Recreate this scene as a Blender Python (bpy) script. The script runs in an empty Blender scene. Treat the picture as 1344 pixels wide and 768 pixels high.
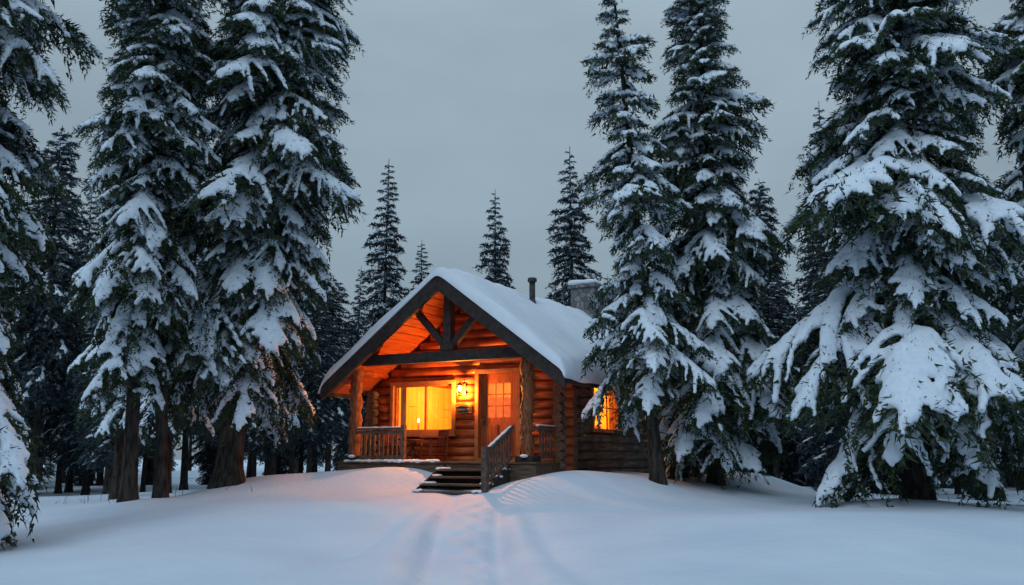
import bpy, math, random
import numpy as np
from mathutils import Matrix, Vector

random.seed(4)
scene = bpy.context.scene
SC = scene.collection

# ------------------------------------------------------------------ materials
def new_mat(name):
    m = bpy.data.materials.new(name); m.use_nodes = True
    nt = m.node_tree
    b = nt.nodes['Principled BSDF']
    return m, nt, b

def noise_mat(name, c1, c2, scale=5, detail=6, rough=.8, mapscale=(1,1,1), bump=0.3, bdist=.02, coord='Object', mid=(.35,.65), spec=.3, c3=None, scale3=1.0):
    m, nt, b = new_mat(name)
    tc = nt.nodes.new('ShaderNodeTexCoord'); mp = nt.nodes.new('ShaderNodeMapping')
    mp.inputs['Scale'].default_value = mapscale
    nt.links.new(tc.outputs[coord], mp.inputs['Vector'])
    n = nt.nodes.new('ShaderNodeTexNoise'); n.inputs['Scale'].default_value = scale; n.inputs['Detail'].default_value = detail
    nt.links.new(mp.outputs[0], n.inputs['Vector'])
    r = nt.nodes.new('ShaderNodeValToRGB')
    r.color_ramp.elements[0].position = mid[0]; r.color_ramp.elements[0].color = (*c1, 1)
    r.color_ramp.elements[1].position = mid[1]; r.color_ramp.elements[1].color = (*c2, 1)
    nt.links.new(n.outputs['Fac'], r.inputs[0])
    out = r.outputs[0]
    if c3:
        n3 = nt.nodes.new('ShaderNodeTexNoise'); n3.inputs['Scale'].default_value = scale3; n3.inputs['Detail'].default_value = 3
        nt.links.new(tc.outputs[coord], n3.inputs['Vector'])
        r3 = nt.nodes.new('ShaderNodeValToRGB'); r3.color_ramp.elements[0].position=.45; r3.color_ramp.elements[1].position=.62
        nt.links.new(n3.outputs['Fac'], r3.inputs[0])
        mx = nt.nodes.new('ShaderNodeMix'); mx.data_type='RGBA'
        nt.links.new(r3.outputs[0], mx.inputs['Factor']); nt.links.new(out, mx.inputs['A']); mx.inputs['B'].default_value=(*c3,1)
        out = mx.outputs['Result']
    nt.links.new(out, b.inputs['Base Color'])
    b.inputs['Roughness'].default_value = rough
    b.inputs['Specular IOR Level'].default_value = spec
    if bump:
        bp = nt.nodes.new('ShaderNodeBump'); bp.inputs['Strength'].default_value = bump; bp.inputs['Distance'].default_value = bdist
        nt.links.new(n.outputs['Fac'], bp.inputs['Height']); nt.links.new(bp.outputs[0], b.inputs['Normal'])
    return m

def emis_mat(name, col, s):
    m, nt, b = new_mat(name)
    b.inputs['Base Color'].default_value = (*col, 1)
    b.inputs['Emission Color'].default_value = (*col, 1)
    b.inputs['Emission Strength'].default_value = s
    return m

M = {}
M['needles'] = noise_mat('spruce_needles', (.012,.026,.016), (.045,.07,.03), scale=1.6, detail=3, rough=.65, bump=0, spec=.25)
M['needles_far'] = noise_mat('haze_tinted_needles', (.030,.045,.052), (.066,.088,.10), scale=1.2, detail=3, rough=.8, bump=0, spec=.15)  # lighter, bluer needles: aerial haze of distance put into the base colour
M['snow_tree'] = noise_mat('branch_snow', (.70,.79,.91), (.80,.88,.96), scale=9, detail=5, rough=.75, bump=.6, bdist=.03, spec=.2)
M['bark'] = noise_mat('spruce_bark', (.018,.015,.014), (.07,.058,.05), scale=14, detail=8, rough=.95, mapscale=(1,1,.22), bump=1, bdist=.05, spec=.1)
M['snow_roof'] = noise_mat('roof_snow', (.76,.83,.92), (.82,.88,.95), scale=2.5, detail=8, rough=.7, bump=.35, bdist=.05, spec=.2)
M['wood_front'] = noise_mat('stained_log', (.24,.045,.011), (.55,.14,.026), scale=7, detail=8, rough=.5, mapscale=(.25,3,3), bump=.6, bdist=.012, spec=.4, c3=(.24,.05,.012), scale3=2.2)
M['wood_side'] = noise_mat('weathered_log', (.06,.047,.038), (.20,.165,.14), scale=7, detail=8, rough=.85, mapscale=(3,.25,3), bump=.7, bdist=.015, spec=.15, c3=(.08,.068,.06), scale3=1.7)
M['wood_end'] = noise_mat('log_end_grain', (.10,.05,.028), (.25,.13,.07), scale=25, detail=4, rough=.9, bump=.5, bdist=.01)
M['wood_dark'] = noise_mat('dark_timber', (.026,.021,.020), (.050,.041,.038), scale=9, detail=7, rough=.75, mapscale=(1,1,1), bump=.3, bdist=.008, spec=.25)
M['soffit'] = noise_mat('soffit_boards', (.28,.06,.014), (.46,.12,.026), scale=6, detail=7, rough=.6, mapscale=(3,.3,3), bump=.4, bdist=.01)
M['post'] = noise_mat('post_wood', (.12,.04,.018), (.32,.115,.045), scale=11, detail=8, rough=.7, mapscale=(2,2,.5), bump=.7, bdist=.02)
M['deck'] = noise_mat('deck_boards', (.06,.04,.028), (.17,.11,.075), scale=8, detail=7, rough=.8, mapscale=(.4,4,4), bump=.4, bdist=.01)
M['rail'] = noise_mat('rail_timber', (.06,.042,.034), (.15,.105,.08), scale=10, detail=6, rough=.8, bump=.4, bdist=.01)
M['chink'] = noise_mat('chinking', (.06,.025,.012), (.14,.055,.022), scale=8, rough=.95, bump=.4)
M['plaster'] = noise_mat('interior_pine', (.62,.38,.13), (.8,.54,.20), scale=3, detail=5, rough=.8, mapscale=(4,4,.4), bump=.1)
M['frame'] = noise_mat('window_frame', (.30,.12,.04), (.42,.18,.06), scale=9, rough=.5, bump=.2, bdist=.005)
M['door'] = noise_mat('door_wood', (.18,.045,.014), (.36,.10,.026), scale=7, detail=7, rough=.5, mapscale=(4,4,.4), bump=.3, bdist=.008)
M['curtain'] = noise_mat('curtain_cloth', (.6,.42,.2), (.7,.5,.26), scale=12, rough=.9, bump=.1)
M['metal'] = noise_mat('flue_metal', (.03,.03,.033), (.07,.07,.075), scale=12, rough=.5, bump=.1)
M['brass'] = noise_mat('aged_brass', (.05,.03,.012), (.12,.07,.03), scale=20, rough=.4, bump=.1)
M['sign'] = noise_mat('sign_board', (.04,.022,.012), (.08,.045,.025), scale=14, rough=.7, bump=.2)
M['paint'] = noise_mat('sign_lettering', (.6,.5,.35), (.7,.6,.45), scale=14, rough=.7, bump=0)
M['grass'] = noise_mat('dry_stalks', (.05,.035,.02), (.12,.085,.05), scale=6, rough=.9, bump=0)
M['glow'] = emis_mat('bulb_glow', (1,.62,.22), 60)
M['candle'] = emis_mat('candle_flame', (1,.8,.4), 25)
M['cush'] = noise_mat('chair_slats', (.10,.022,.012), (.2,.05,.025), scale=8, rough=.6, bump=.2)

# stone chimney
m, nt, b = new_mat('fieldstone')
tc = nt.nodes.new('ShaderNodeTexCoord'); vo = nt.nodes.new('ShaderNodeTexVoronoi'); vo.inputs['Scale'].default_value = 5.5
v2 = nt.nodes.new('ShaderNodeTexVoronoi'); v2.feature='DISTANCE_TO_EDGE'; v2.inputs['Scale'].default_value = 5.5
nt.links.new(tc.outputs['Object'], vo.inputs['Vector']); nt.links.new(tc.outputs['Object'], v2.inputs['Vector'])
hs = nt.nodes.new('ShaderNodeSeparateColor'); nt.links.new(vo.outputs['Color'], hs.inputs[0])
r = nt.nodes.new('ShaderNodeValToRGB'); r.color_ramp.elements[0].color=(.12,.12,.13,1); r.color_ramp.elements[1].color=(.32,.31,.31,1)
nt.links.new(hs.outputs[0], r.inputs[0])
r2 = nt.nodes.new('ShaderNodeValToRGB'); r2.color_ramp.elements[0].color=(0,0,0,1); r2.color_ramp.elements[1].position=.08
nt.links.new(v2.outputs['Distance'], r2.inputs[0])
mx = nt.nodes.new('ShaderNodeMix'); mx.data_type='RGBA'; mx.inputs['A'].default_value=(.2,.2,.2,1)
nt.links.new(r2.outputs[0], mx.inputs['Factor']); nt.links.new(r.outputs[0], mx.inputs['B']); nt.links.new(mx.outputs['Result'], b.inputs['Base Color'])
bp = nt.nodes.new('ShaderNodeBump'); bp.inputs['Strength'].default_value=.8; bp.inputs['Distance'].default_value=.04
nt.links.new(r2.outputs[0], bp.inputs['Height']); nt.links.new(bp.outputs[0], b.inputs['Normal']); b.inputs['Roughness'].default_value=.9
M['stone'] = m

# glass
m, nt, b = new_mat('window_glass')
tr = nt.nodes.new('ShaderNodeBsdfTransparent'); gl = nt.nodes.new('ShaderNodeBsdfGlossy'); gl.inputs['Roughness'].default_value=.05
ms = nt.nodes.new('ShaderNodeMixShader'); ms.inputs[0].default_value=.06
nt.links.new(tr.outputs[0], ms.inputs[1]); nt.links.new(gl.outputs[0], ms.inputs[2])
nt.links.new(ms.outputs[0], nt.nodes['Material Output'].inputs['Surface'])
M['glass'] = m

# ground snow
m, nt, b = new_mat('ground_snow')
tc = nt.nodes.new('ShaderNodeTexCoord')
n1 = nt.nodes.new('ShaderNodeTexNoise'); n1.inputs['Scale'].default_value=.6; n1.inputs['Detail'].default_value=6
n2 = nt.nodes.new('ShaderNodeTexNoise'); n2.inputs['Scale'].default_value=9; n2.inputs['Detail'].default_value=9; n2.inputs['Roughness'].default_value=.65
for n in (n1,n2): nt.links.new(tc.outputs['Object'], n.inputs['Vector'])
r = nt.nodes.new('ShaderNodeValToRGB'); r.color_ramp.elements[0].position=.3; r.color_ramp.elements[1].position=.7
r.color_ramp.elements[0].color=(.62,.72,.85,1); r.color_ramp.elements[1].color=(.72,.81,.91,1)
nt.links.new(n1.outputs['Fac'], r.inputs[0]); nt.links.new(r.outputs[0], b.inputs['Base Color'])
b1 = nt.nodes.new('ShaderNodeBump'); b1.inputs['Strength'].default_value=.7; b1.inputs['Distance'].default_value=.2
b2 = nt.nodes.new('ShaderNodeBump'); b2.inputs['Strength'].default_value=.6; b2.inputs['Distance'].default_value=.03
nt.links.new(n1.outputs['Fac'], b1.inputs['Height']); nt.links.new(n2.outputs['Fac'], b2.inputs['Height'])
nt.links.new(b1.outputs[0], b2.inputs['Normal']); nt.links.new(b2.outputs[0], b.inputs['Normal'])
b.inputs['Roughness'].default_value=.65; b.inputs['Specular IOR Level'].default_value=.25
M['snow'] = m

# ------------------------------------------------------------------ mesh builder
class MB:
    def __init__(s): s.v=[]; s.f=[]; s.m=[]; s.sm=[]; s.mats=[]
    def mi(s, k):
        if k not in s.mats: s.mats.append(k)
        return s.mats.index(k)
    def add(s, vs, fs, mat, smooth=False):
        o=len(s.v); s.v += [tuple(p) for p in vs]
        k=s.mi(mat)
        for f in fs:
            s.f.append(tuple(i+o for i in f)); s.m.append(k); s.sm.append(smooth)
    def box(s, lo, hi, mat):
        x0,y0,z0=lo; x1,y1,z1=hi
        vs=[(x0,y0,z0),(x1,y0,z0),(x1,y1,z0),(x0,y1,z0),(x0,y0,z1),(x1,y0,z1),(x1,y1,z1),(x0,y1,z1)]
        s.add(vs,[(0,3,2,1),(4,5,6,7),(0,1,5,4),(1,2,6,5),(2,3,7,6),(3,0,4,7)],mat)
    def beam(s, p0, p1, w, h, mat, up=(0,0,1)):
        p0=Vector(p0); p1=Vector(p1); d=(p1-p0).normalized(); u=Vector(up)
        a=d.cross(u).normalized(); c=a.cross(d).normalized()
        vs=[]
        for p in (p0,p1):
            for sa,sc in ((-1,-1),(1,-1),(1,1),(-1,1)):
                vs.append(p+a*sa*w/2+c*sc*h/2)
        s.add(vs,[(0,1,2,3),(7,6,5,4),(0,4,5,1),(1,5,6,2),(2,6,7,3),(3,7,4,0)],mat)
    def tube(s, pts, rads, n, mat, cap=None, jit=0, zs=1.0, rng=random):
        pts=[Vector(p) for p in pts]; vs=[]; fs=[]
        prof=[1+rng.uniform(-jit,jit) for _ in range(n)]
        for i,p in enumerate(pts):
            d=(pts[min(i+1,len(pts)-1)]-pts[max(i-1,0)]).normalized()
            u=Vector((0,0,1)) if abs(d.z)<.9 else Vector((1,0,0))
            a=d.cross(u).normalized(); c=a.cross(d).normalized()
            for j in range(n):
                t=2*math.pi*j/n; r=rads[i]*prof[j]*(1+rng.uniform(-jit,jit)*.5)
                vs.append(p+a*math.cos(t)*r+c*math.sin(t)*r*zs)
        for i in range(len(pts)-1):
            for j in range(n):
                k=(j+1)%n
                fs.append((i*n+j,i*n+k,(i+1)*n+k,(i+1)*n+j))
        s.add(vs,fs,mat,True)
        o=len(s.v)-len(vs); k=s.mi(cap or mat)
        s.f.append(tuple(o+j for j in range(n))[::-1]); s.m.append(k); s.sm.append(False)
        s.f.append(tuple(o+(len(pts)-1)*n+j for j in range(n))); s.m.append(k); s.sm.append(False)
    def log(s, p0, p1, r, mat, cap='wood_end', n=12, jit=.05):
        p0=Vector(p0); p1=Vector(p1); L=(p1-p0).length
        if L<.05: return
        k=max(2,int(L/.5)+1)
        pts=[];rr=[]
        for i in range(k):
            t=i/(k-1); p=p0.lerp(p1,t)+Vector((0,0,random.uniform(-.006,.006)))
            pts.append(p); rr.append(r*random.uniform(.96,1.04))
        s.tube(pts,rr,n,mat,cap,jit*.6)
    def obj(s, name, parent=None, mw=None, bevel=0):
        me=bpy.data.meshes.new(name); me.from_pydata(s.v,[],s.f)
        for k in s.mats: me.materials.append(M[k])
        me.polygons.foreach_set('material_index', s.m); me.polygons.foreach_set('use_smooth', s.sm)
        me.update()
        o=bpy.data.objects.new(name,me); SC.objects.link(o)
        if parent: o.parent=parent
        if mw is not None: o.matrix_world=mw
        if bevel:
            bm=o.modifiers.new('bevel','BEVEL'); bm.width=bevel; bm.segments=2; bm.limit_method='ANGLE'
        return o

def np_mesh(name, V, F, mi, mats, smooth=None):
    me=bpy.data.meshes.new(name)
    me.vertices.add(len(V)); me.vertices.foreach_set('co', np.ascontiguousarray(V,dtype=np.float32).ravel())
    loops=np.concatenate([f.ravel() for f in F]); tot=np.concatenate([np.full(len(f),f.shape[1]) for f in F])
    me.loops.add(len(loops)); me.loops.foreach_set('vertex_index', loops.astype(np.int32))
    st=np.concatenate([[0],np.cumsum(tot)[:-1]])
    me.polygons.add(len(tot)); me.polygons.foreach_set('loop_start', st.astype(np.int32)); me.polygons.foreach_set('loop_total', tot.astype(np.int32))
    mia=np.concatenate([np.full(len(f),k) for f,k in zip(F,mi)])
    me.polygons.foreach_set('material_index', mia.astype(np.int32))
    sm=np.concatenate([np.full(len(f),bool(s_)) for f,s_ in zip(F,smooth)])
    me.polygons.foreach_set('use_smooth', sm)
    for k in mats: me.materials.append(M[k])
    me.update(calc_edges=True); me.validate()
    return me

# ------------------------------------------------------------------ terrain
def g2(x,y,cx,cy,sx,sy,a): return a*np.exp(-((x-cx)**2/(2*sx*sx)+(y-cy)**2/(2*sy*sy)))
rg=np.random.RandomState(3)
WV=[(rg.uniform(.25,1.3),rg.uniform(0,6.28),rg.uniform(0,6.28)) for _ in range(16)]
def pathc(y): return -.55+.02*(19-y)+.22*np.sin(y*.25+1.0)
def gh(x,y):
    x=np.asarray(x,float); y=np.asarray(y,float)
    h=g2(x,y,.5,25,8,8.3,.90)
    h=h+g2(x,y,-3.9,21.1,1.5,.7,.32)+g2(x,y,-2.3,20.95,.9,.4,.22)+g2(x,y,1.15,19.25,.85,.6,.26)+g2(x,y,2.3,20.0,.9,.7,.14)+g2(x,y,3.2,21.5,1.3,1.6,.12)
    for k,a,p in WV:
        h=h+.022/k*np.sin(k*(x*np.cos(a)+y*np.sin(a))+p)*.8
    h=h+g2(x,y,-5.2,14.5,2.2,1.2,.12)+g2(x,y,4.6,14.8,2.6,1.0,.13)+g2(x,y,2.6,12.2,1.8,.9,.07)+g2(x,y,-3.6,11.8,1.5,1.0,.08)+g2(x,y,8,15.5,2,1.2,.12)
    for tx,ty,s_,a_ in [(-7.5,19,.6,.14),(-5.75,20.5,.8,.16),(2.92,19.5,.5,.08),(4.26,21,.8,.12),(7.3,18,.9,.16),(6.0,23.5,.7,.3),(5.1,22.6,.5,.25)]:
        h=h+g2(x,y,tx,ty,s_,s_,a_)
    fade=1/(1+np.exp((y-18.6)*2.2))
    d=x-pathc(y)
    wob=1+.3*np.sin(y*2.1)*np.sin(y*.7+1)
    tr=-.11*np.exp(-(d/.9)**2)-.10*wob*(np.exp(-((d-.46)/.16)**2)+np.exp(-((d+.46)/.17)**2))+.04*(np.exp(-((d-.85)/.22)**2)+np.exp(-((d+.9)/.24)**2))
    h=h+tr*fade
    d2=x-(-1.3-.13*(19-y)); h=h+(-.06*np.exp(-(d2/.2)**2)+.025*np.exp(-((d2-.4)/.22)**2))*fade
    d3=x-(.0+.10*(19-y)); h=h+(-.05*np.exp(-(d3/.18)**2)+.02*np.exp(-((d3+.35)/.2)**2))*fade
    for i in range(17):
        fy=9.2+i*.57; fx=pathc(fy)+(.15 if i%2 else -.15)
        h=h-g2(x,y,fx,fy,.07,.12,.06)
    return h
N=640
s_=np.linspace(-1,1,N)
sx=np.sign(s_)*(np.abs(s_)*24+np.abs(s_)**7*380)
sy=14+np.sign(s_)*(np.abs(s_)*24+np.abs(s_)**7*420)
X,Y=np.meshgrid(sx,sy)
Z=gh(X,Y)
V=np.stack([X.ravel(),Y.ravel(),Z.ravel()],1)
ii=np.arange(N*N).reshape(N,N)
F=np.stack([ii[:-1,:-1].ravel(),ii[:-1,1:].ravel(),ii[1:,1:].ravel(),ii[1:,:-1].ravel()],1)
me=np_mesh('snowy_ground',V,[F],[0],['snow'],smooth=[True])
o=bpy.data.objects.new('snowy_ground',me); SC.objects.link(o)

# ------------------------------------------------------------------ trees
def ico(sub=1):
    import bmesh
    bm=bmesh.new(); bmesh.ops.create_icosphere(bm,subdivisions=sub,radius=1)
    v=np.array([p.co[:] for p in bm.verts]); f=np.array([[q.index for q in t.verts] for t in bm.faces]); bm.free()
    return v,f
IV,IF=ico(2)
def remesh(spheres, voxel):
    n=len(spheres)
    S=np.array(spheres)
    V=(IV[None]*S[:,None,3:6]+S[:,None,:3]).reshape(-1,3)
    F=(IF[None]+np.arange(n)[:,None,None]*len(IV)).reshape(-1,3)
    me=np_mesh('tmp',V,[F],[0],[],smooth=[True])
    o=bpy.data.objects.new('tmp',me); SC.objects.link(o)
    md=o.modifiers.new('r','REMESH'); md.mode='VOXEL'; md.voxel_size=voxel
    sm=o.modifiers.new('s','SMOOTH'); sm.factor=.5; sm.iterations=2
    dg=bpy.context.evaluated_depsgraph_get(); e=o.evaluated_get(dg); m2=e.to_mesh()
    co=np.zeros(len(m2.vertices)*3,np.float32); m2.vertices.foreach_get('co',co)
    lt=np.zeros(len(m2.polygons),np.int32); m2.polygons.foreach_get('loop_total',lt)
    if np.all(lt==4):
        q=np.zeros(len(m2.loops),np.int32); m2.loops.foreach_get('vertex_index',q); Fq=q.reshape(-1,4)
    else:
        m2.calc_loop_triangles()
        tri=np.zeros(len(m2.loop_triangles)*3,np.int32); m2.loop_triangles.foreach_get('vertices',tri)
        Fq=tri.reshape(-1,3)
    e.to_mesh_clear(); bpy.data.objects.remove(o); bpy.data.meshes.remove(me)
    return co.reshape(-1,3),Fq

def unit(a): return a/np.maximum(np.linalg.norm(a,axis=-1,keepdims=True),1e-6)

def branch(L, rng, step=.028, per=4, nw=.011, nl=(.06,.11), voxel=.03, cover=.86, wf=.5, tw=None, sr=1.0):
    side_b=rng.uniform(-.08,.08)
    def stem(s): return np.array([L*s*(.97), L*side_b*math.sin(3*s), L*(.14*s-.36*s*s+.06*s**4)])
    nt_=tw or int(8+L*7)
    bases=[];dirs=[]
    spheres=[]
    twigs=[]
    for k in range(nt_):
        for sd in (-1,1):
            s=.10+.9*(k+rng.uniform(0,.8))/nt_; s=min(s,1)
            l=L*wf*(math.sin(math.pi*min(1,s**.75))*.85+.18)*rng.uniform(.6,1.25)
            a=math.radians(62-34*s+rng.uniform(-12,12))
            d=np.array([math.cos(a),sd*math.sin(a),rng.uniform(-.1,.12)])
            twigs.append((stem(s),d,l,s,sd))
    twigs.append((stem(.97),np.array([1,0,-.15]),L*.2,1.,1))
    ph=rng.uniform(0,6.28,4)
    for (p,d,l,s,sd) in twigs:
        dr=rng.uniform(.4,.9)
        m_=max(3,int(l/step)); t=np.linspace(.0,1,m_)
        P=p+d[None]*(l*t)[:,None]; P[:,2]-=dr*l*t**1.8
        P=np.repeat(P,per,0)
        P=P+rng.normal(0,.022,P.shape)
        D=unit(d[None]*.7+rng.normal(0,.55,P.shape)+np.array([0,0,-.25-.3*dr]))
        bases.append(P);dirs.append(D)
        cv=.5+.5*math.sin(5*s+ph[0]+sd*ph[1])*math.sin(9*s+ph[2])
        if rng.uniform()<cover*(.5+.65*cv):
            r0=rng.uniform(.028,.045)*sr*(.78+.2*L)
            u=rng.uniform(0,.2); end=rng.uniform(.65,.98)
            gap=rng.uniform(.2,.9) if rng.uniform()<.35 else 9
            while u<end:
                if abs(u-gap)>.1:
                    q=p+d*l*u; q=q.copy(); q[2]-=dr*l*u**1.8
                    rr=r0*rng.uniform(.65,1.3)*(1-.3*u)
                    spheres.append([q[0],q[1]+rng.normal(0,.008),q[2]+rr*.5,rr*1.2,rr*1.2,rr*.85])
                u+=.03/max(l,.05)
    t=np.linspace(.15,1,int(L/step*1.2)); P=np.array([stem(q) for q in t]); P=np.repeat(P,per,0)+rng.normal(0,.02,(len(t)*per,3))
    bases.append(P);dirs.append(unit(rng.normal(0,.6,P.shape)+np.array([.5,0,-.1])))
    u=.12
    while u<1:
        if math.sin(8*u+ph[3])>-.45:
            q=stem(u); rr=rng.uniform(.045,.08)*sr*(.65+.25*L)*(1.05-.4*u)
            spheres.append([q[0],q[1]+rng.normal(0,.02),q[2]+rr*.55,rr*1.25,rr*1.25,rr*.95])
        u+=.035/ max(L,.3)*1.1
    B=np.concatenate(bases);D=np.concatenate(dirs)
    n=len(B)
    ln=rng.uniform(nl[0],nl[1],n)[:,None]
    side=unit(np.cross(D,rng.normal(0,1,(n,3))))*(nw*rng.uniform(.7,1.4,n))[:,None]
    V=np.stack([B-side,B+side,B+D*ln],1).reshape(-1,3)
    F=np.arange(n*3).reshape(-1,3)
    ss=np.linspace(0,1,7); SP=np.array([stem(q) for q in ss]); rr=.018*(.4+.6*L)*(1.05-ss)
    ring=[]
    for p_,r_ in zip(SP,rr):
        for a_ in (0,2.1,4.2): ring.append(p_+np.array([0,math.cos(a_)*r_,math.sin(a_)*r_]))
    ring=np.array(ring); wf_=[]
    for i in range(6):
        for j in range(3):
            k=(j+1)%3; wf_.append((i*3+j,i*3+k,(i+1)*3+k,(i+1)*3+j))
    sv,sf=remesh(spheres,voxel)
    return dict(L=L,nv=V,nf=F,sv=sv,sf=sf,wv=ring,wf=np.array(wf_))

rb=np.random.RandomState(11)
CL_HI=[ [branch(.5,rb,step=.035,per=3,nw=.013,voxel=.024,sr=1.15,wf=.55) for _ in range(3)],
        [branch(1.1,rb,step=.033,per=3,nw=.014,nl=(.07,.13),voxel=.034,sr=1.18,cover=.92) for _ in range(6)],
        [branch(1.9,rb,step=.036,per=3,nw=.015,nl=(.07,.14),voxel=.042,wf=.42,sr=1.18,cover=.92) for _ in range(6)] ]
CL_LO=[ [branch(.5,rb,step=.06,per=3,nw=.024,nl=(.08,.15),voxel=.035,tw=6,cover=.55) for _ in range(2)],
        [branch(1.3,rb,step=.075,per=3,nw=.03,nl=(.1,.2),voxel=.06,tw=9,cover=.55,sr=1.0) for _ in range(3)] ]

def make_tree(name,H,R,clear,n,seed,classes=CL_HI,trunk_r=.2,power=.8,lean=(0,0),low=.75,mats=('needles','snow_tree','bark'),droop=34,stubs=14,ragged=.22,gaps=0.0,twin=None):
    rng=np.random.RandomState(seed)
    NV=[];NF=[];SV=[];SF=[];WV_=[];WF_=[]
    no=so=wo=0
    def pt(z): return np.array([lean[0]*z/H+.03*math.sin(z*.6+seed), lean[1]*z/H+.03*math.cos(z*.5+seed), z])
    ph=rng.uniform(0,6.28,6)
    az=rng.uniform(0,6.28)
    for i in range(n):
        q=(i+rng.uniform(-.3,.3))/n; q=min(max(q,0),1)
        t=q**.92
        z=clear+(H-clear)*t*.985
        az+=2.39996+rng.uniform(-.35,.35)
        prof=(1-t)**power*min(1,low+t*2.2)
        mod=1+ragged*math.sin(2.3*z+ph[0]+1.5*math.sin(az+ph[1]))+ragged*.7*math.sin(5.1*z+ph[2]+2*az)
        ln=R*prof*mod*rng.uniform(.8,1.15)+.14
        if rng.uniform()<gaps: continue
        ln=max(ln,.16)
        ci=min(range(len(classes)),key=lambda c:abs(math.log(classes[c][0]['L']/ln)))
        br=classes[ci][rng.randint(len(classes[ci]))]
        sc=ln/br['L']
        pitch=math.radians(-droop*(1-t)**.8+18*t+rng.uniform(-9,9)) 
        roll=rng.uniform(-.3,.3)
        fl=rng.choice([-1,1])
        A=np.diag([sc,sc*fl,sc])
        cr,sr_=math.cos(roll),math.sin(roll)
        Rx=np.array([[1,0,0],[0,cr,-sr_],[0,sr_,cr]])
        cp,sp=math.cos(pitch),math.sin(pitch)
        Ry=np.array([[cp,0,-sp],[0,1,0],[sp,0,cp]])
        ca,sa=math.cos(az),math.sin(az)
        Rz=np.array([[ca,-sa,0],[sa,ca,0],[0,0,1]])
        T=Rz@Ry@Rx@A; p=pt(z)
        v=br['nv']@T.T+p; NV.append(v);NF.append(br['nf']+no);no+=len(v)
        v=br['sv']@T.T+p; SV.append(v)
        f=br['sf'] if fl>0 else br['sf'][:,::-1]
        SF.append(f+so);so+=len(v)
        v=br['wv']@T.T+p; WV_.append(v);WF_.append(br['wf']+wo);wo+=len(v)
    def trunk(ox,oy,r0,Ht,lx=0):
        nonlocal wo
        K=26;n_=14
        ang=np.linspace(0,2*np.pi,n_,endpoint=False)
        prf=1+.09*np.sin(3*ang+ph[3])+.06*np.sin(5*ang+ph[4])+rng.uniform(-.05,.05,n_)
        vs=[]
        for k in range(K):
            t=k/(K-1); z=-.35+(Ht+.35)*t**1.25
            c=pt(max(z,0))
            r=r0*(1-.93*t**1.1)*(1+.55*math.exp(-max(z+.1,0)/.28))*(1+rng.uniform(-.03,.03))
            for a_,pf in zip(ang,prf): vs.append([c[0]+ox+lx*z+math.cos(a_)*r*pf,c[1]+oy+math.sin(a_)*r*pf,z])
        fs=[(k*n_+j,k*n_+(j+1)%n_,(k+1)*n_+(j+1)%n_,(k+1)*n_+j) for k in range(K-1) for j in range(n_)]
        WV_.append(np.array(vs));WF_.append(np.array(fs)+wo);wo+=len(vs)
    trunk(0,0,trunk_r,H)
    if twin: trunk(twin[0],twin[1],trunk_r*.85,H*.8,twin[2])
    for i in range(stubs):
        z=rng.uniform(.5,max(clear+1.5,1.2)); a_=rng.uniform(0,6.28); l=rng.uniform(.2,.9)
        p=pt(z); d=np.array([math.cos(a_),math.sin(a_),rng.uniform(-.5,.1)])
        vs=[]
        for k in range(4):
            q=p+d*l*k/3+np.array([0,0,-.1*(k/3)**2]); r=.014*(1.1-k/3)
            for b_ in (0,2.1,4.2): vs.append(q+np.array([-math.sin(a_)*math.cos(b_)*r,math.cos(a_)*math.cos(b_)*r,math.sin(b_)*r]))
        fs=[(k*3+j,k*3+(j+1)%3,(k+1)*3+(j+1)%3,(k+1)*3+j) for k in range(3) for j in range(3)]
        WV_.append(np.array(vs));WF_.append(np.array(fs)+wo);wo+=len(vs)
    nv=np.concatenate(NV);sv=np.concatenate(SV);wv=np.concatenate(WV_)
    V=np.concatenate([nv,sv,wv])
    F=[np.concatenate(NF),np.concatenate(SF)+len(nv),np.concatenate(WF_)+len(nv)+len(sv)]
    return np_mesh(name,V,F,[0,1,2],list(mats),smooth=[False,True,True])

def place(me,name,x,y,rot=0,sc=1,parent=None,dz=0):
    o=bpy.data.objects.new(name,me); SC.objects.link(o)
    o.location=(x,y,float(gh(x,y))-.05+dz); o.rotation_euler=(0,0,rot); o.scale=(sc,sc,sc)
    if parent: o.parent=parent
    return o

tA=make_tree('spruce_a',15.5,1.9,.7,170,1,trunk_r=.2,power=.5,droop=42,low=.95)
tB=make_tree('spruce_b',15.0,1.35,2.9,175,2,trunk_r=.15,power=.42,low=.85,ragged=.32,twin=(.5,.35,-.03),droop=44)
tC=make_tree('spruce_c',16.5,2.05,2.8,210,3,trunk_r=.29,power=.48,lean=(.9,0),low=.9,ragged=.27,droop=42)
tE=make_tree('spruce_e',11.9,1.3,2.1,105,4,trunk_r=.14,power=.9,lean=(-.8,0),low=.85,ragged=.38,gaps=.12,droop=36)
tF=make_tree('spruce_f',12.6,1.95,1.3,190,5,trunk_r=.17,power=.75,low=.8,ragged=.26,droop=40)
tG=make_tree('spruce_g',15.5,2.4,1.6,225,6,trunk_r=.24,power=.68,lean=(.4,0),low=.75,ragged=.3,droop=38)
place(tA,'spruce_tree',-8.05,13.0)
place(tB,'spruce_tree',-7.5,19.0)
place(tC,'spruce_tree',-5.95,20.4)
place(tE,'spruce_tree',2.95,19.4)
place(tF,'spruce_tree',4.45,21.0)
place(tG,'spruce_tree',7.55,18.0)
place(tF,'spruce_tree',12.0,19.8,2.0,1.25)
place(tB,'spruce_tree',-6.9,27.5,2.2,1.0)
place(tB,'spruce_tree',-10.4,25.5,1.0,.95)
place(tE,'spruce_tree',-8.6,24.0,1.9,1.1)
place(tF,'spruce_tree',10.6,27.0,.7,1.0)

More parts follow.
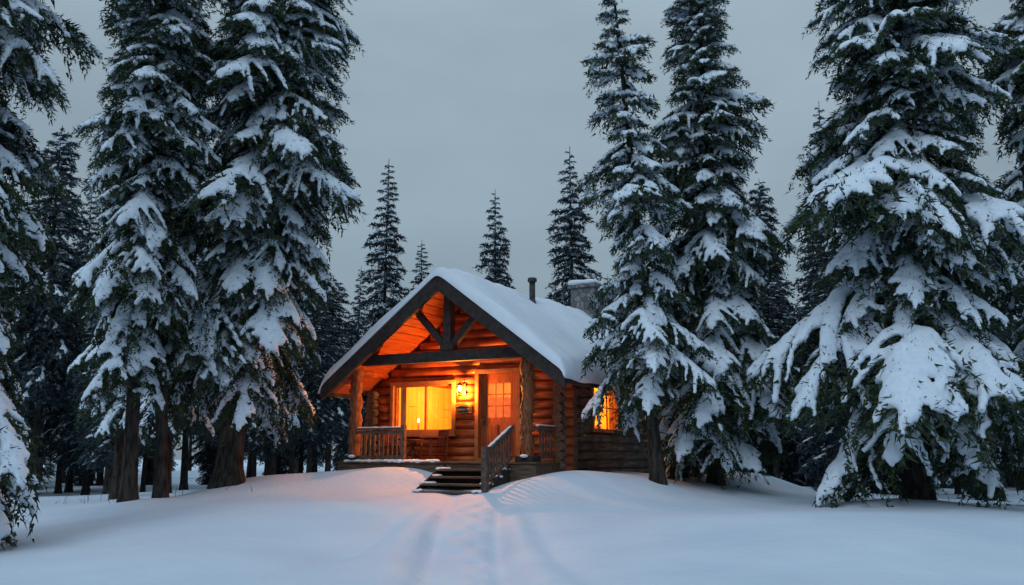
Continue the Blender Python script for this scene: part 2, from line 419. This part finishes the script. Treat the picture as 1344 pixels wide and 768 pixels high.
FM=('needles_far','snow_tree','bark')
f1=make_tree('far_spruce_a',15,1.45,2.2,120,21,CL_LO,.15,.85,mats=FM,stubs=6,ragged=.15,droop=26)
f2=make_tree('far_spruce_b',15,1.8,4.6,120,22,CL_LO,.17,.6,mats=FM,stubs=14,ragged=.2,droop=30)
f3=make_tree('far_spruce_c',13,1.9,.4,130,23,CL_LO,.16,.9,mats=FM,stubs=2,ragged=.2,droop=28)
far=[f1,f2,f3]
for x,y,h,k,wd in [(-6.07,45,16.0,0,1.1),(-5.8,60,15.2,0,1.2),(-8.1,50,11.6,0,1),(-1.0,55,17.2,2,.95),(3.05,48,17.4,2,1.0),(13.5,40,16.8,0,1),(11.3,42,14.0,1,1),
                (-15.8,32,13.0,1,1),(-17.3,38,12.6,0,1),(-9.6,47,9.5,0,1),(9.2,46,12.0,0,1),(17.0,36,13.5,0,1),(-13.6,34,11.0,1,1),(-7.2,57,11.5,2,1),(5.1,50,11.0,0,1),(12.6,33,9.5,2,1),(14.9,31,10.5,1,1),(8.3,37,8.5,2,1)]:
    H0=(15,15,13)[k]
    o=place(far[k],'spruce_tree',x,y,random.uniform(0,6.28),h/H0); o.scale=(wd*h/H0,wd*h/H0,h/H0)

forest=bpy.data.objects.new('distant_forest',None); SC.objects.link(forest)
rf=random.Random(8); cnt=0; pos=[]
while cnt<320:
    D=rf.uniform(29,105) if cnt>140 else rf.uniform(27,55)
    u=rf.uniform(-.85,.85); x=u*D
    small=(cnt%7==0) if u<0 else (cnt%3==0)
    if small and u<0 and D<45: continue
    if -6<x<8 and D<34: continue
    if any((x-a)**2+(D-b)**2<(2.4 if not small else 1.2) for a,b in pos): continue
    if -.19<u<.155: top=rf.uniform(.04,.115)
    elif -.27<u<.24: top=rf.uniform(.1,.21)
    else: top=rf.uniform(.15,.29)
    h=1.2+D*top
    if small: h=rf.uniform(2.5,5)
    h=min(h,16); h=max(h,2.4)
    k=2 if small else rf.choice([0,1,1,1])
    if u>=0 and not small: k=rf.choice([0,1,2])
    sc=h/(15,15,13)[k]
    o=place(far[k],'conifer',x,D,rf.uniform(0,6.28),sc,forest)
    wd=max(sc,min(1.0,sc*1.35)); o.scale=(wd,wd,sc)
    pos.append((x,D)); cnt+=1
# unseen trees added behind the camera, blocking sky light to darken the foreground
for k in range(26):
    x=-26+k*2.1+rf.uniform(-.6,.6); y=-5.5-rf.uniform(0,5)-.004*x*x
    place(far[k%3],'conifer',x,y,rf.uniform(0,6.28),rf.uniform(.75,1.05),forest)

# ------------------------------------------------------------------ cabin
CAB=Matrix.Translation((-1.392,20.915,0))@Matrix.Rotation(math.radians(-28),4,'Z')
cabin=bpy.data.objects.new('log_cabin',None); SC.objects.link(cabin); cabin.matrix_world=CAB
XL,XR,YF,YB=-2.75,2.2,1.2,7.6
SL=.75; AP=5.35; TH=.12
def roof_top(x): return AP-SL*abs(x)
def under(x): return AP-TH/math.cos(math.atan(SL))-SL*abs(x)
LR=.112; SP=.205
win=(-2.2,-.56,1.99,3.08); door=(.15,1.13,1.3,3.28)
mb=MB()
z=1.12; 
i=0
while z<5.1:
    xm=(under(0)-z-.10)/SL
    x0=max(XL-.26-random.uniform(0,.05),-xm); x1=min(XR+.26+random.uniform(0,.05),xm)
    if x1-x0<.2: break
    segs=[(x0,x1)]
    for (a,b,c,d) in (win,door):
        if z+LR*.6>c and z-LR*.6<d:
            ns=[]
            for s0,s1 in segs:
                if a>s0 and b<s1: ns+= [(s0,a-.04),(b+.04,s1)]
                else: ns.append((s0,s1))
            segs=ns
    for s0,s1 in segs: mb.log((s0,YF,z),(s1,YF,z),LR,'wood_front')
    z+=SP
mb.obj('front_log_wall',cabin)
mb=MB()
sw=(2.6,4.1,2.05,3.06)
for xs,op in ((XR,sw),(XL,None)):
    z=.71-SP/2
    while z<under(xs)-.08:
        segs=[(YF-.27-random.uniform(0,.05),YB+.25)]
        if op and z+LR*.6>op[2] and z-LR*.6<op[3]: segs=[(segs[0][0],op[0]-.04),(op[1]+.04,segs[0][1])]
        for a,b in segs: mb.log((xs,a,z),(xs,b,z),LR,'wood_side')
        z+=SP
mb.obj('side_log_walls',cabin)
mb=MB(); z=.71
while z<5.1:
    xm=(under(0)-z-.10)/SL
    x0=max(XL-.26,-xm); x1=min(XR+.26,xm)
    if x1-x0<.2: break
    mb.log((x0,YB,z),(x1,YB,z),LR,'wood_side'); z+=SP
mb.obj('back_log_wall',cabin)

mb=MB()
def panel_x(x0,x1,z0,z1,ops,y0,y1,mat):
    cur=x0
    for a,b,c,d in sorted(ops):
        mb.box((cur,y0,z0),(a,y1,z1),mat)
        if c>z0: mb.box((a,y0,z0),(b,y1,c),mat)
        if d<z1: mb.box((a,y0,d),(b,y1,z1),mat)
        cur=b
    mb.box((cur,y0,z0),(x1,y1,z1),mat)
panel_x(XL,XR,1.0,3.42,[win,door],YF-.03,YF+.03,'chink')
panel_x(XL+.05,XR-.05,1.3,3.40,[win,door],YF+.07,YF+.10,'plaster')
g=[(XL+.3,YF,3.42),(XR,YF,3.42),(XR,YF,under(XR)-.02),(0,YF,under(0)-.02),(XL+.3,YF,under(XL+.3)-.02)]
mb.add(g,[(0,1,2,3,4)],'chink')
g=[(XL,YB,.4),(XR,YB,.4),(XR,YB,under(XR)-.02),(0,YB,under(0)-.02),(XL,YB,under(XL)-.02)]
mb.add(g,[(0,1,2,3,4)],'chink')
for x,op in ((XR,sw),(XL,None)):
    for dx,mt,za,zb in ((0,'chink',.4,under(x)-.03),(-.10 if x>0 else .10,'plaster',1.3,3.40)):
        if op:
            mb.box((x+dx-.015,YF+.1,za),(x+dx+.015,op[0],zb),mt); mb.box((x+dx-.015,op[1],za),(x+dx+.015,YB-.1,zb),mt)
            mb.box((x+dx-.015,op[0],za),(x+dx+.015,op[1],op[2]),mt); mb.box((x+dx-.015,op[0],op[3]),(x+dx+.015,op[1],zb),mt)
        else: mb.box((x+dx-.015,YF+.1,za),(x+dx+.015,YB-.1,zb),mt)
mb.box((XL+.12,5.4,1.3),(XR-.12,5.45,3.40),'plaster')
mb.box((XL+.05,YF+.1,3.40),(XR-.05,YB-.1,3.44),'plaster')
mb.box((XL+.05,YF+.1,1.24),(XR-.05,YB-.1,1.30),'deck')
for a,b,c,d in (win,door):
    mb.box((a-.04,YF-.10,c),(a,YF+.10,d),'frame'); mb.box((b,YF-.10,c),(b+.04,YF+.10,d),'frame')
    mb.box((a-.04,YF-.10,d),(b+.04,YF+.10,d+.04),'frame')
    if c>1.5: mb.box((a-.04,YF-.10,c-.04),(b+.04,YF+.10,c),'frame')
mb.obj('inner_walls',cabin)

# interior furnishing
mb=MB()
for (x0,x1) in ((-2.2,-2.03),(-.73,-.56)):
    n=14; vs=[];fs=[]
    for k in range(n):
        x=x0+(x1-x0)*k/(n-1); y=YF+.17+.025*math.sin(k*1.9)
        vs+= [(x,y,1.96),(x,y,3.12)]
    fs=[(2*k,2*k+2,2*k+3,2*k+1) for k in range(n-1)]
    mb.add(vs,fs,'curtain',True)
mb.beam((-2.3,YF+.16,3.14),(-.45,YF+.16,3.14),.02,.02,'metal')
mb.box((-2.3,1.6,1.98),(-.9,2.2,2.02),'frame')
for x in (-2.2,-1.0):
    for y in (1.68,2.12): mb.box((x-.03,y-.03,1.3),(x+.03,y+.03,1.98),'frame')
for cx,hh in ((-1.93,.20),):
    mb.tube([(cx,1.75,2.02),(cx,1.75,2.02+hh)],[.022,.022],8,'curtain')
    mb.tube([(cx,1.75,2.03+hh),(cx,1.75,2.06+hh),(cx,1.75,2.13+hh)],[.01,.018,.002],8,'candle')
mb.box((-2.3,5.0,1.3),(-1.3,5.38,3.0),'frame'); mb.box((.2,5.1,1.3),(1.3,5.38,2.2),'frame')
mb.box((-.9,5.36,2.3),(-.2,5.39,2.9),'door')
mb.obj('interior_furniture',cabin)

# windows
mb=MB()
a,b,c,d=win
def frame_x(a,b,c,d,w,y0,y1,mat):
    mb.box((a-w,y0,c-w),(a,y1,d+w),mat); mb.box((b,y0,c-w),(b+w,y1,d+w),mat)
    mb.box((a,y0,d),(b,y1,d+w),mat); mb.box((a,y0,c-w),(b,y1,c),mat)
frame_x(a,b,c,d,.08,YF-.16,YF-.09,'frame')
mb.box((a-.12,YF-.19,c-.12),(b+.12,YF-.07,c-.083),'frame')
frame_x(a+.045,b-.045,c+.045,d-.045,.042,YF-.07,YF-.03,'frame')
xm=(a+b)/2+.05
mb.box((xm-.03,YF-.068,c+.045),(xm+.03,YF-.032,d-.045),'frame')
mb.box((a+.045,YF-.052,c+.045),(xm-.03,YF-.048,d-.045),'glass'); mb.box((xm+.03,YF-.052,c+.045),(b-.045,YF-.048,d-.045),'glass')
a,b,c,d=sw
for (ya,yb,za,zb) in ((a-.08,a,c-.08,d+.08),(b,b+.08,c-.08,d+.08),(a,b,d,d+.08),(a,b,c-.08,c)):
    mb.box((XR+.08,ya,za),(XR+.15,yb,zb),'frame')
for (ya,yb,za,zb) in ((a-.04,a,c-.04,d+.04),(b,b+.04,c-.04,d+.04),(a,b,d,d+.04),(a,b,c-.04,c)):
    mb.box((XR-.12,ya,za),(XR+.078,yb,zb),'frame')
for k in (1,2,):
    yy=a+(b-a)*k/3; mb.box((XR+.03,yy-.02,c),(XR+.06,yy+.02,d),'frame')
mb.box((XR+.031,a,(c+d)/2-.015),(XR+.059,b,(c+d)/2+.015),'frame')
mb.box((XR+.043,a,c),(XR+.047,b,d),'glass')
mb.obj('windows',cabin,bevel=.006)

# door
mb=MB(); a,b,c,d=door
frame_x(a,b,c+.08,d,.09,YF-.16,YF-.10,'frame')
dy0,dy1=YF-.06,YF-.01
wa,wb,wc,wd=a+.2,b-.2,2.28,3.06
mb.box((a+.01,dy0,c+.01),(wa,dy1,d-.01),'door'); mb.box((wb,dy0,c+.01),(b-.01,dy1,d-.01),'door')
mb.box((wa,dy0,wd),(wb,dy1,d-.01),'door'); mb.box((wa,dy0,c+.01),(wb,dy1,wc),'door')
for x0,x1 in ((wa-.02,(wa+wb)/2-.03),((wa+wb)/2+.03,wb+.02)):
    mb.box((x0,dy0-.02,c+.2),(x1,dy0-.001,wc-.16),'door')
for k in (1,2): 
    xx=wa+(wb-wa)*k/3; mb.box((xx-.013,dy0+.01,wc),(xx+.013,dy1-.01,wd),'door')
for k in (1,2,):
    zz=wc+(wd-wc)*k/3; mb.box((wa,dy0+.012,zz-.013),(wb,dy1-.012,zz+.013),'door')
mb.box((wa,dy0+.022,wc),(wb,dy0+.026,wd),'glass')
mb.tube([(a+.1,dy0-.06,2.22),(a+.1,dy0,2.22)],[.03,.02],10,'brass')
mb.box((a+.07,dy0-.012,2.1),(a+.13,dy0-.001,2.34),'brass')
mb.obj('front_door',cabin,bevel=.005)

# roof
EX0,EX1=-3.1,3.0; RY0,RY1=-.42,8.15
tv=TH/math.cos(math.atan(SL))
mb=MB()
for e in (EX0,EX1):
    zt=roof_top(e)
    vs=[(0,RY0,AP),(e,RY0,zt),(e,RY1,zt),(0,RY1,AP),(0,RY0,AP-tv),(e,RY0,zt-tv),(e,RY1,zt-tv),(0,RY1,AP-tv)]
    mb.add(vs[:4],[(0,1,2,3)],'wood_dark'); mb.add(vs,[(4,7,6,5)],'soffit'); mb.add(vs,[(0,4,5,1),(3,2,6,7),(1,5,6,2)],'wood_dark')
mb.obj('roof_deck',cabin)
mb=MB()
for e in (EX0,EX1):
    sg=1 if e>0 else -1
    k=1
    while k*.19<abs(e)-.1:
        x=sg*k*.19
        mb.box((x-.007,RY0+.01,under(x)-.016),(x+.007,YF-.02,under(x)+.02),'wood_front'); k+=1
mb.obj('soffit_battens',cabin)
mb=MB()
for e in (EX0,EX1):
    sg=1 if e>0 else -1
    for yy0,yy1,hh,dz in ((RY0-.09,RY0-.002,.36,.03),(RY1+.002,RY1+.09,.34,.03)):
        ex=e+sg*.03
        vs=[(0,yy0,AP+dz),(ex,yy0,roof_top(ex)+dz),(ex,yy0,roof_top(ex)+dz-hh),(0,yy0,AP+dz-hh*1.1),
            (0,yy1,AP+dz),(ex,yy1,roof_top(ex)+dz),(ex,yy1,roof_top(ex)+dz-hh),(0,yy1,AP+dz-hh*1.1)]
        mb.add(vs,[(0,1,2,3),(7,6,5,4),(0,4,5,1),(1,5,6,2),(2,6,7,3),(3,7,4,0)],'wood_dark')
    x0,x1=sorted((e+sg*.002,e+sg*.05))
    mb.box((x0,RY0,roof_top(e)-.24),(x1,RY1,roof_top(e)+.0),'wood_dark')
mb.obj('barge_boards',cabin,bevel=.008)

# truss
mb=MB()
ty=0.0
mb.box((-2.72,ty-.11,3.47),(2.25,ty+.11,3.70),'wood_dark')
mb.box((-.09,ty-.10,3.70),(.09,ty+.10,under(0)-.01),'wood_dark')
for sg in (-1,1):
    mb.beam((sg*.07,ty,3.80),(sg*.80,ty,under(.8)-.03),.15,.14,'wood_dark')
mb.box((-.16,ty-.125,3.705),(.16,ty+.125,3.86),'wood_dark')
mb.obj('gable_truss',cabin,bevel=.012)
mb=MB()
for px in (-2.5,1.95):
    mb.log((px,.0,3.35),(px,YF,3.35),.10,'wood_front')
mb.obj('side_beams',cabin)

# knobbly posts
rp=random.Random(5)
mb=MB()
for px in (-2.5,1.95):
    K=34;pts=[];rr=[]
    for k in range(K):
        t=k/(K-1); zz=1.3+2.17*t
        pts.append((px+.018*math.sin(9*t+px),.018*math.cos(7*t),zz))
        rr.append(.12+.03*abs(math.sin(t*17+px))+rp.uniform(-.012,.016))
    mb.tube(pts,rr,14,'post','wood_end',jit=.14,rng=rp)
    for k in range(30):
        t=rp.uniform(.03,.97); a_=rp.uniform(0,6.28); c_=Vector((px+.12*math.cos(a_),.12*math.sin(a_),1.3+2.17*t)); q=rp.uniform(.03,.06)
        V_=[c_+Vector(v)*q for v in IV]
        mb.add(V_,[tuple(f) for f in IF],'post',True)
mb.obj('porch_posts',cabin)
mb=MB()
for px in (-2.5,1.95): mb.box((px-.2,-.21,.55),(px+.2,.21,1.42),'wood_dark')
mb.obj('post_bases',cabin,bevel=.02)

# deck & steps
mb=MB()
y=-.28
while y<YF-.06:
    mb.box((XL-.05,y,1.26),(XR+.08,y+.135,1.30+random.uniform(-.003,.003)),'deck'); y+=.145
mb.box((XL-.03,-.25,.5),(XR+.06,-.20,1.255),'deck')
mb.box((XL-.03,-.20,.5),(XL+.02,YF-.2,1.255),'deck'); mb.box((XR+.01,-.20,.5),(XR+.06,YF-.2,1.255),'deck')
sx0,sx1=.10,1.62
STEPS=((1.155,-.58),(1.01,-.88),(.87,-1.18),(.73,-1.48))
for k,(zt,ya) in enumerate(STEPS):
    mb.box((sx0,ya,zt-.045),(sx1,ya+.145,zt),'deck'); mb.box((sx0,ya+.155,zt-.045),(sx1,ya+.30,zt),'deck')
    mb.box((sx0+.03,ya+.27,zt-.3),(sx1-.03,ya+.295,zt-.05),'wood_dark')
for xx in (sx0-.05,sx1+.005):
    vs=[(xx,-.27,.4),(xx,-1.52,.4),(xx,-1.52,.66),(xx,-.27,1.26)]
    vs+=[(x+.045,y,z) for x,y,z in vs]
    mb.add(vs,[(0,1,2,3),(7,6,5,4),(0,4,5,1),(1,5,6,2),(2,6,7,3),(3,7,4,0)],'wood_dark')
mb.obj('porch_deck_and_steps',cabin,bevel=.006)

# railings
mb=MB()
def rail(p0,p1,h0=.1,h1=.72,sp=.115):
    p0=Vector(p0);p1=Vector(p1);L=(p1-p0).length
    up=Vector((0,0,1))
    mb.beam(p0+up*h1,p1+up*h1,.1,.05,'rail'); mb.beam(p0+up*(h1-.07),p1+up*(h1-.07),.04,.07,'rail'); mb.beam(p0+up*h0,p1+up*h0,.05,.07,'rail')
    n=int(L/sp)
    for k in range(1,n):
        q=p0.lerp(p1,k/n); mb.beam(q+up*(h0+.03),q+up*(h1-.1),.035,.035,'rail',up=(0,1,0))
rail((-2.35,-.12,1.3),(-1.13,-.12,1.3))
mb.box((-1.13,-.17,1.3),(-1.03,-.07,2.1),'rail')
rail((XL+.02,.15,1.3),(XL+.02,YF-.3,1.3)); rail((2.12,.1,1.3),(2.12,YF-.3,1.3))
rail((1.70,-.22,1.30),(1.70,-1.32,.78),.12,.74)
mb.box((1.64,-1.41,.4),(1.76,-1.30,1.60),'rail')
mb.obj('porch_railings',cabin,bevel=.005)

# flue pipe
mb=MB()
px,py=.38,3.34
mb.tube([(px,py,4.9),(px,py,5.78)],[.075,.075],16,'metal')
mb.tube([(px,py,5.76),(px,py,5.80),(px,py,5.86),(px,py,5.88)],[.11,.12,.11,.03],16,'metal')
mb.tube([(px,py,5.05),(px,py,5.16),(px,py,5.30)],[.15,.12,.08],16,'metal')
mb.obj('flue_pipe',cabin)
mb=MB()
mb.box((-.25,7.05,4.3),(.5,7.75,6.22),'stone'); mb.box((-.31,6.99,6.22),(.56,7.81,6.34),'stone')
mb.obj('stone_chimney',cabin,bevel=.02)

# roof snow
def smooth01(t): t=np.clip(t,0,1); return np.sqrt(1-(1-t)**2)
xs=np.unique(np.concatenate([np.linspace(EX0-.07,EX1+.07,90),EX0-.07+np.array([.006,.015,.03,.05,.08,.12]),EX1+.07-np.array([.006,.015,.03,.05,.08,.12])]))
ys=np.unique(np.concatenate([np.linspace(RY0-.13,RY1+.12,110),RY0-.13+np.array([.006,.015,.03,.05]),RY1+.12-np.array([.006,.015,.03,.05])]))
XX,YY=np.meshgrid(xs,ys)
ew=np.minimum.reduce([XX-xs[0],xs[-1]-XX]); ey=np.minimum(YY-ys[0],ys[-1]-YY)
T=.25*smooth01(ew/.16)*smooth01(ey/.15)
nz=.035*np.sin(1.3*YY+2*np.sin(XX*1.1))+.025*np.sin(2.9*YY+1.7*XX)+.014*np.sin(6.3*YY-4.1*XX+2*np.sin(YY*3))
T=T*(1+nz*4)
apx=AP-SL*(np.sqrt(XX**2+.10**2)-.10*.2)
edge=.035*np.sin(YY*2.3+.6)+.02*np.sin(YY*6.1)
sag=np.where(np.abs(XX)>2.9,-(np.abs(XX)-2.9)*.5*(1+edge*6),0)
top=apx+T+sag+.012
bot=np.minimum(AP-SL*np.abs(XX)+.006,top-.002)+np.where((XX<EX0)|(XX>EX1),-.05,0)
n1,n2=XX.shape
V=np.concatenate([np.stack([XX.ravel(),YY.ravel(),top.ravel()],1),np.stack([XX.ravel(),YY.ravel(),bot.ravel()],1)])
ii=np.arange(n1*n2).reshape(n1,n2)
q=np.stack([ii[:-1,:-1].ravel(),ii[:-1,1:].ravel(),ii[1:,1:].ravel(),ii[1:,:-1].ravel()],1)
o_=n1*n2
def wall(l): return np.stack([l[:-1],l[1:],l[1:]+o_,l[:-1]+o_],1)
F=np.concatenate([q,q[:,::-1]+o_,wall(ii[0,::-1]),wall(ii[:,0]),wall(ii[-1,:]),wall(ii[::-1,-1])])
me=np_mesh('roof_snow',V,[F],[0],['snow_roof'],smooth=[True])
o=bpy.data.objects.new('roof_snow',me); SC.objects.link(o); o.parent=cabin
sph=[]
rs=random.Random(2)
def lump_line(p0,p1,r,wz=.7,dens=.6):
    p0=Vector(p0);p1=Vector(p1);L=(p1-p0).length;n=max(2,int(L/(r*dens)))
    for k in range(n+1):
        q=p0.lerp(p1,k/n); rr=r*rs.uniform(.75,1.15); sph.append([q.x,q.y,q.z,rr*1.1,rr*1.1,rr*wz])
lump_line((-2.3,-.12,2.05),(-1.2,-.12,2.05),.045,.6)
lump_line((2.12,.1,2.05),(2.12,.9,2.05),.045,.6)
lump_line((1.70,-.3,2.02),(1.70,-1.2,1.60),.04,.6)
for i in range(9):
    lump_line((-.22+.08*i,7.1,6.37),(-.22+.08*i,7.72,6.37),.12,.9,.7)
for k in range(120):
    sph.append([rs.uniform(-2.6,-.2),rs.uniform(-.26,.05)-.0,1.31,rs.uniform(.05,.12),rs.uniform(.05,.1),rs.uniform(.02,.05)])
for zt,ya in STEPS:
    for sx_ in (sx0,sx1):
        for k in range(7): sph.append([sx_+(.06 if sx_==sx0 else -.06)+rs.uniform(-.08,.08),ya+rs.uniform(.03,.3),zt+.005,rs.uniform(.05,.09),rs.uniform(.05,.09),.035])
for xx in (-2.4,1.98): sph.append([xx,-.24,1.42,.1,.08,.04])
sv,sf=remesh(sph,.022)
me=np_mesh('snow_caps',sv,[sf],[0],['snow_roof'],smooth=[True])
o=bpy.data.objects.new('snow_caps',me); SC.objects.link(o); o.parent=cabin

# lantern
mb=MB(); lx,ly,lz=-.25,YF-.30,2.90
mb.box((lx-.05,YF-.135,lz-.12),(lx+.05,YF-.11,lz+.16),'brass')
mb.tube([(lx,YF-.12,lz+.1),(lx,YF-.2,lz+.19),(lx,ly,lz+.2),(lx,ly,lz+.14)],[.012]*4,8,'brass')
mb.tube([(lx,ly,lz+.11),(lx,ly,lz+.13),(lx,ly,lz+.18)],[.09,.08,.01],6,'brass')
mb.tube([(lx,ly,lz-.13),(lx,ly,lz-.11)],[.05,.065],6,'brass')
for k in range(6):
    a_=k*math.pi/3; mb.beam((lx+.062*math.cos(a_),ly+.062*math.sin(a_),lz-.11),(lx+.085*math.cos(a_),ly+.085*math.sin(a_),lz+.11),.007,.007,'brass',up=(0,1,0))
V_=[(lx+v[0]*.04,ly+v[1]*.04,lz+.045+v[2]*.055) for v in IV]
mb.add(V_,[tuple(f) for f in IF],'glow',True)
mb.obj('wall_lantern',mw=CAB)
# sign
mb=MB(); sx_,sz_=-.22,2.47
mb.box((sx_-.21,YF-.16,sz_-.085),(sx_+.21,YF-.13,sz_+.085),'sign')
rs2=random.Random(9); xx=sx_-.16
while xx<sx_+.15:
    w=rs2.uniform(.014,.03)
    mb.box((xx,YF-.166,sz_-.022),(xx+.008,YF-.161,sz_+.022),'paint')
    mb.box((xx+.009,YF-.166,sz_+rs2.choice([-.02,0,.012])),(xx+w,YF-.161,sz_+.022),'paint')
    xx+=w+.012
mb.box((sx_-.2,YF-.166,sz_+.068),(sx_+.2,YF-.161,sz_+.074),'paint'); mb.box((sx_-.2,YF-.166,sz_-.074),(sx_+.2,YF-.161,sz_-.068),'paint')
mb.obj('name_sign',mw=CAB)

def chair(name,x,y,rot):
    mb=MB(); sh=.42
    for sx_ in (-.22,.22):
        mb.beam((sx_,-.22,0),(sx_,-.22,.62),.04,.04,'cush',up=(0,1,0))
        mb.beam((sx_,.26,0),(sx_*.95,.34,.80),.04,.04,'cush',up=(0,1,0))
        mb.box((sx_-.04,-.28,.62),(sx_+.04,.3,.645),'cush')
        mb.beam((sx_,-.22,.18),(sx_,.27,.18),.03,.03,'cush')
    for k in range(6): mb.box((-.23,-.24+k*.08,sh-.02),(.23,-.17+k*.08,sh),'cush')
    for k in range(6): 
        xx=-.18+k*.072; mb.beam((xx,.25,sh),(xx,.335,.78),.045,.016,'cush',up=(0,1,0))
    mb.beam((-.24,.34,.80),(.24,.34,.80),.03,.07,'cush'); mb.beam((-.22,-.22,.2),(.22,-.22,.2),.03,.03,'cush')
    return mb.obj(name,mw=CAB@Matrix.Translation((x,y,1.303))@Matrix.Rotation(rot,4,'Z')@Matrix.Scale(.85,4),bevel=.004)
chair('porch_chair',-1.95,.62,math.radians(25))
chair('porch_chair',-.78,.62,math.radians(-25))
mb=MB()
mb.tube([(0,0,.46),(0,0,.49)],[.26,.26],20,'cush')
for a_ in (0,1.57,3.14,4.71): mb.beam((.2*math.cos(a_+.6),.2*math.sin(a_+.6),0),(-.08*math.cos(a_+.6),-.08*math.sin(a_+.6),.46),.025,.025,'metal',up=(0,1,0))
mb.obj('porch_table',mw=CAB@Matrix.Translation((-1.37,.68,1.303)))

mb=MB(); rt=random.Random(6)
for cx,cy,n in ((-10.2,18.5,12),(-10.5,20,10),(-6.4,19.6,4),(-9.9,23,14),(8.6,20.5,8)):
    for k in range(n):
        x=cx+rt.gauss(0,.55);y=cy+rt.gauss(0,.5);z=float(gh(x,y)); h=rt.uniform(.08,.26); a=rt.uniform(0,6.28); b_=rt.uniform(.02,.15)
        mb.tube([(x,y,z-.05),(x+b_*.4*math.cos(a),y+b_*.4*math.sin(a),z+h*.6),(x+b_*math.cos(a),y+b_*math.sin(a),z+h)],[.006,.005,.002],4,'grass')
mb.obj('dry_grass')

# ------------------------------------------------------------------ lights
def plight(name,loc,e,col,rad,parent=cabin):
    l=bpy.data.lights.new(name,'POINT'); l.energy=e; l.color=col; l.shadow_soft_size=rad
    o=bpy.data.objects.new(name,l); SC.objects.link(o); o.parent=parent; o.location=loc
plight('lantern_light',(lx,ly-.02,lz-.03),360,(1,.30,.045),.045)
plight('room_light',(-1.35,3.0,3.0),190,(1,.38,.045),.12)
plight('side_room_light',(1.0,3.9,2.9),300,(1,.38,.045),.12)

sun=bpy.data.lights.new('sun','SUN'); sun.energy=.8; sun.angle=math.radians(35); sun.color=(.72,.87,1)
so_=bpy.data.objects.new('sun',sun); SC.objects.link(so_)
el,azs=math.radians(46),math.radians(205)
dv=Vector((math.sin(azs)*math.cos(el),math.cos(azs)*math.cos(el),math.sin(el)))
so_.rotation_euler=dv.to_track_quat('Z','Y').to_euler()

w=bpy.data.worlds.new('World'); scene.world=w; w.use_nodes=True; nt=w.node_tree
for n in list(nt.nodes): nt.nodes.remove(n)
out=nt.nodes.new('ShaderNodeOutputWorld'); add=nt.nodes.new('ShaderNodeAddShader')
sky=nt.nodes.new('ShaderNodeTexSky'); sky.sky_type='NISHITA'; sky.sun_disc=False; sky.sun_elevation=el; sky.sun_rotation=azs
b1=nt.nodes.new('ShaderNodeBackground'); b1.inputs[1].default_value=.005
nt.links.new(sky.outputs[0],b1.inputs[0])
tc=nt.nodes.new('ShaderNodeTexCoord'); sep=nt.nodes.new('ShaderNodeSeparateXYZ'); nt.links.new(tc.outputs['Generated'],sep.inputs[0])
rp_=nt.nodes.new('ShaderNodeValToRGB'); e=rp_.color_ramp.elements
e[0].position=0; e[0].color=(.185,.25,.30,1); e[1].position=1; e[1].color=(.42,.56,.69,1)
x_=e.new(.22); x_.color=(.25,.33,.39,1); x_=e.new(.45); x_.color=(.31,.40,.47,1)
nt.links.new(sep.outputs['Z'],rp_.inputs[0])
mp=nt.nodes.new('ShaderNodeMapping'); mp.inputs['Scale'].default_value=(1,1,2.6); nt.links.new(tc.outputs['Generated'],mp.inputs[0])
nn=nt.nodes.new('ShaderNodeTexNoise'); nn.inputs['Scale'].default_value=2.2; nn.inputs['Detail'].default_value=4; nt.links.new(mp.outputs[0],nn.inputs['Vector'])
mr=nt.nodes.new('ShaderNodeMapRange'); mr.inputs[1].default_value=.3; mr.inputs[2].default_value=.7; mr.inputs[3].default_value=.88; mr.inputs[4].default_value=1.2
nt.links.new(nn.outputs['Fac'],mr.inputs[0])
b2=nt.nodes.new('ShaderNodeBackground'); nt.links.new(rp_.outputs[0],b2.inputs[0]); nt.links.new(mr.outputs[0],b2.inputs[1])
nt.links.new(b1.outputs[0],add.inputs[0]); nt.links.new(b2.outputs[0],add.inputs[1]); nt.links.new(add.outputs[0],out.inputs['Surface'])

# ------------------------------------------------------------------ camera
cd=bpy.data.cameras.new('camera'); cd.sensor_width=36; cd.lens=36*1250/1344; cd.clip_end=2000; cd.clip_start=.1
co=bpy.data.objects.new('camera',cd); SC.objects.link(co); co.location=(0,0,1.4)
co.rotation_euler=(math.radians(90+9.8),0,0); scene.camera=co
scene.view_settings.view_transform='Standard'; scene.view_settings.look='None'; scene.view_settings.exposure=0
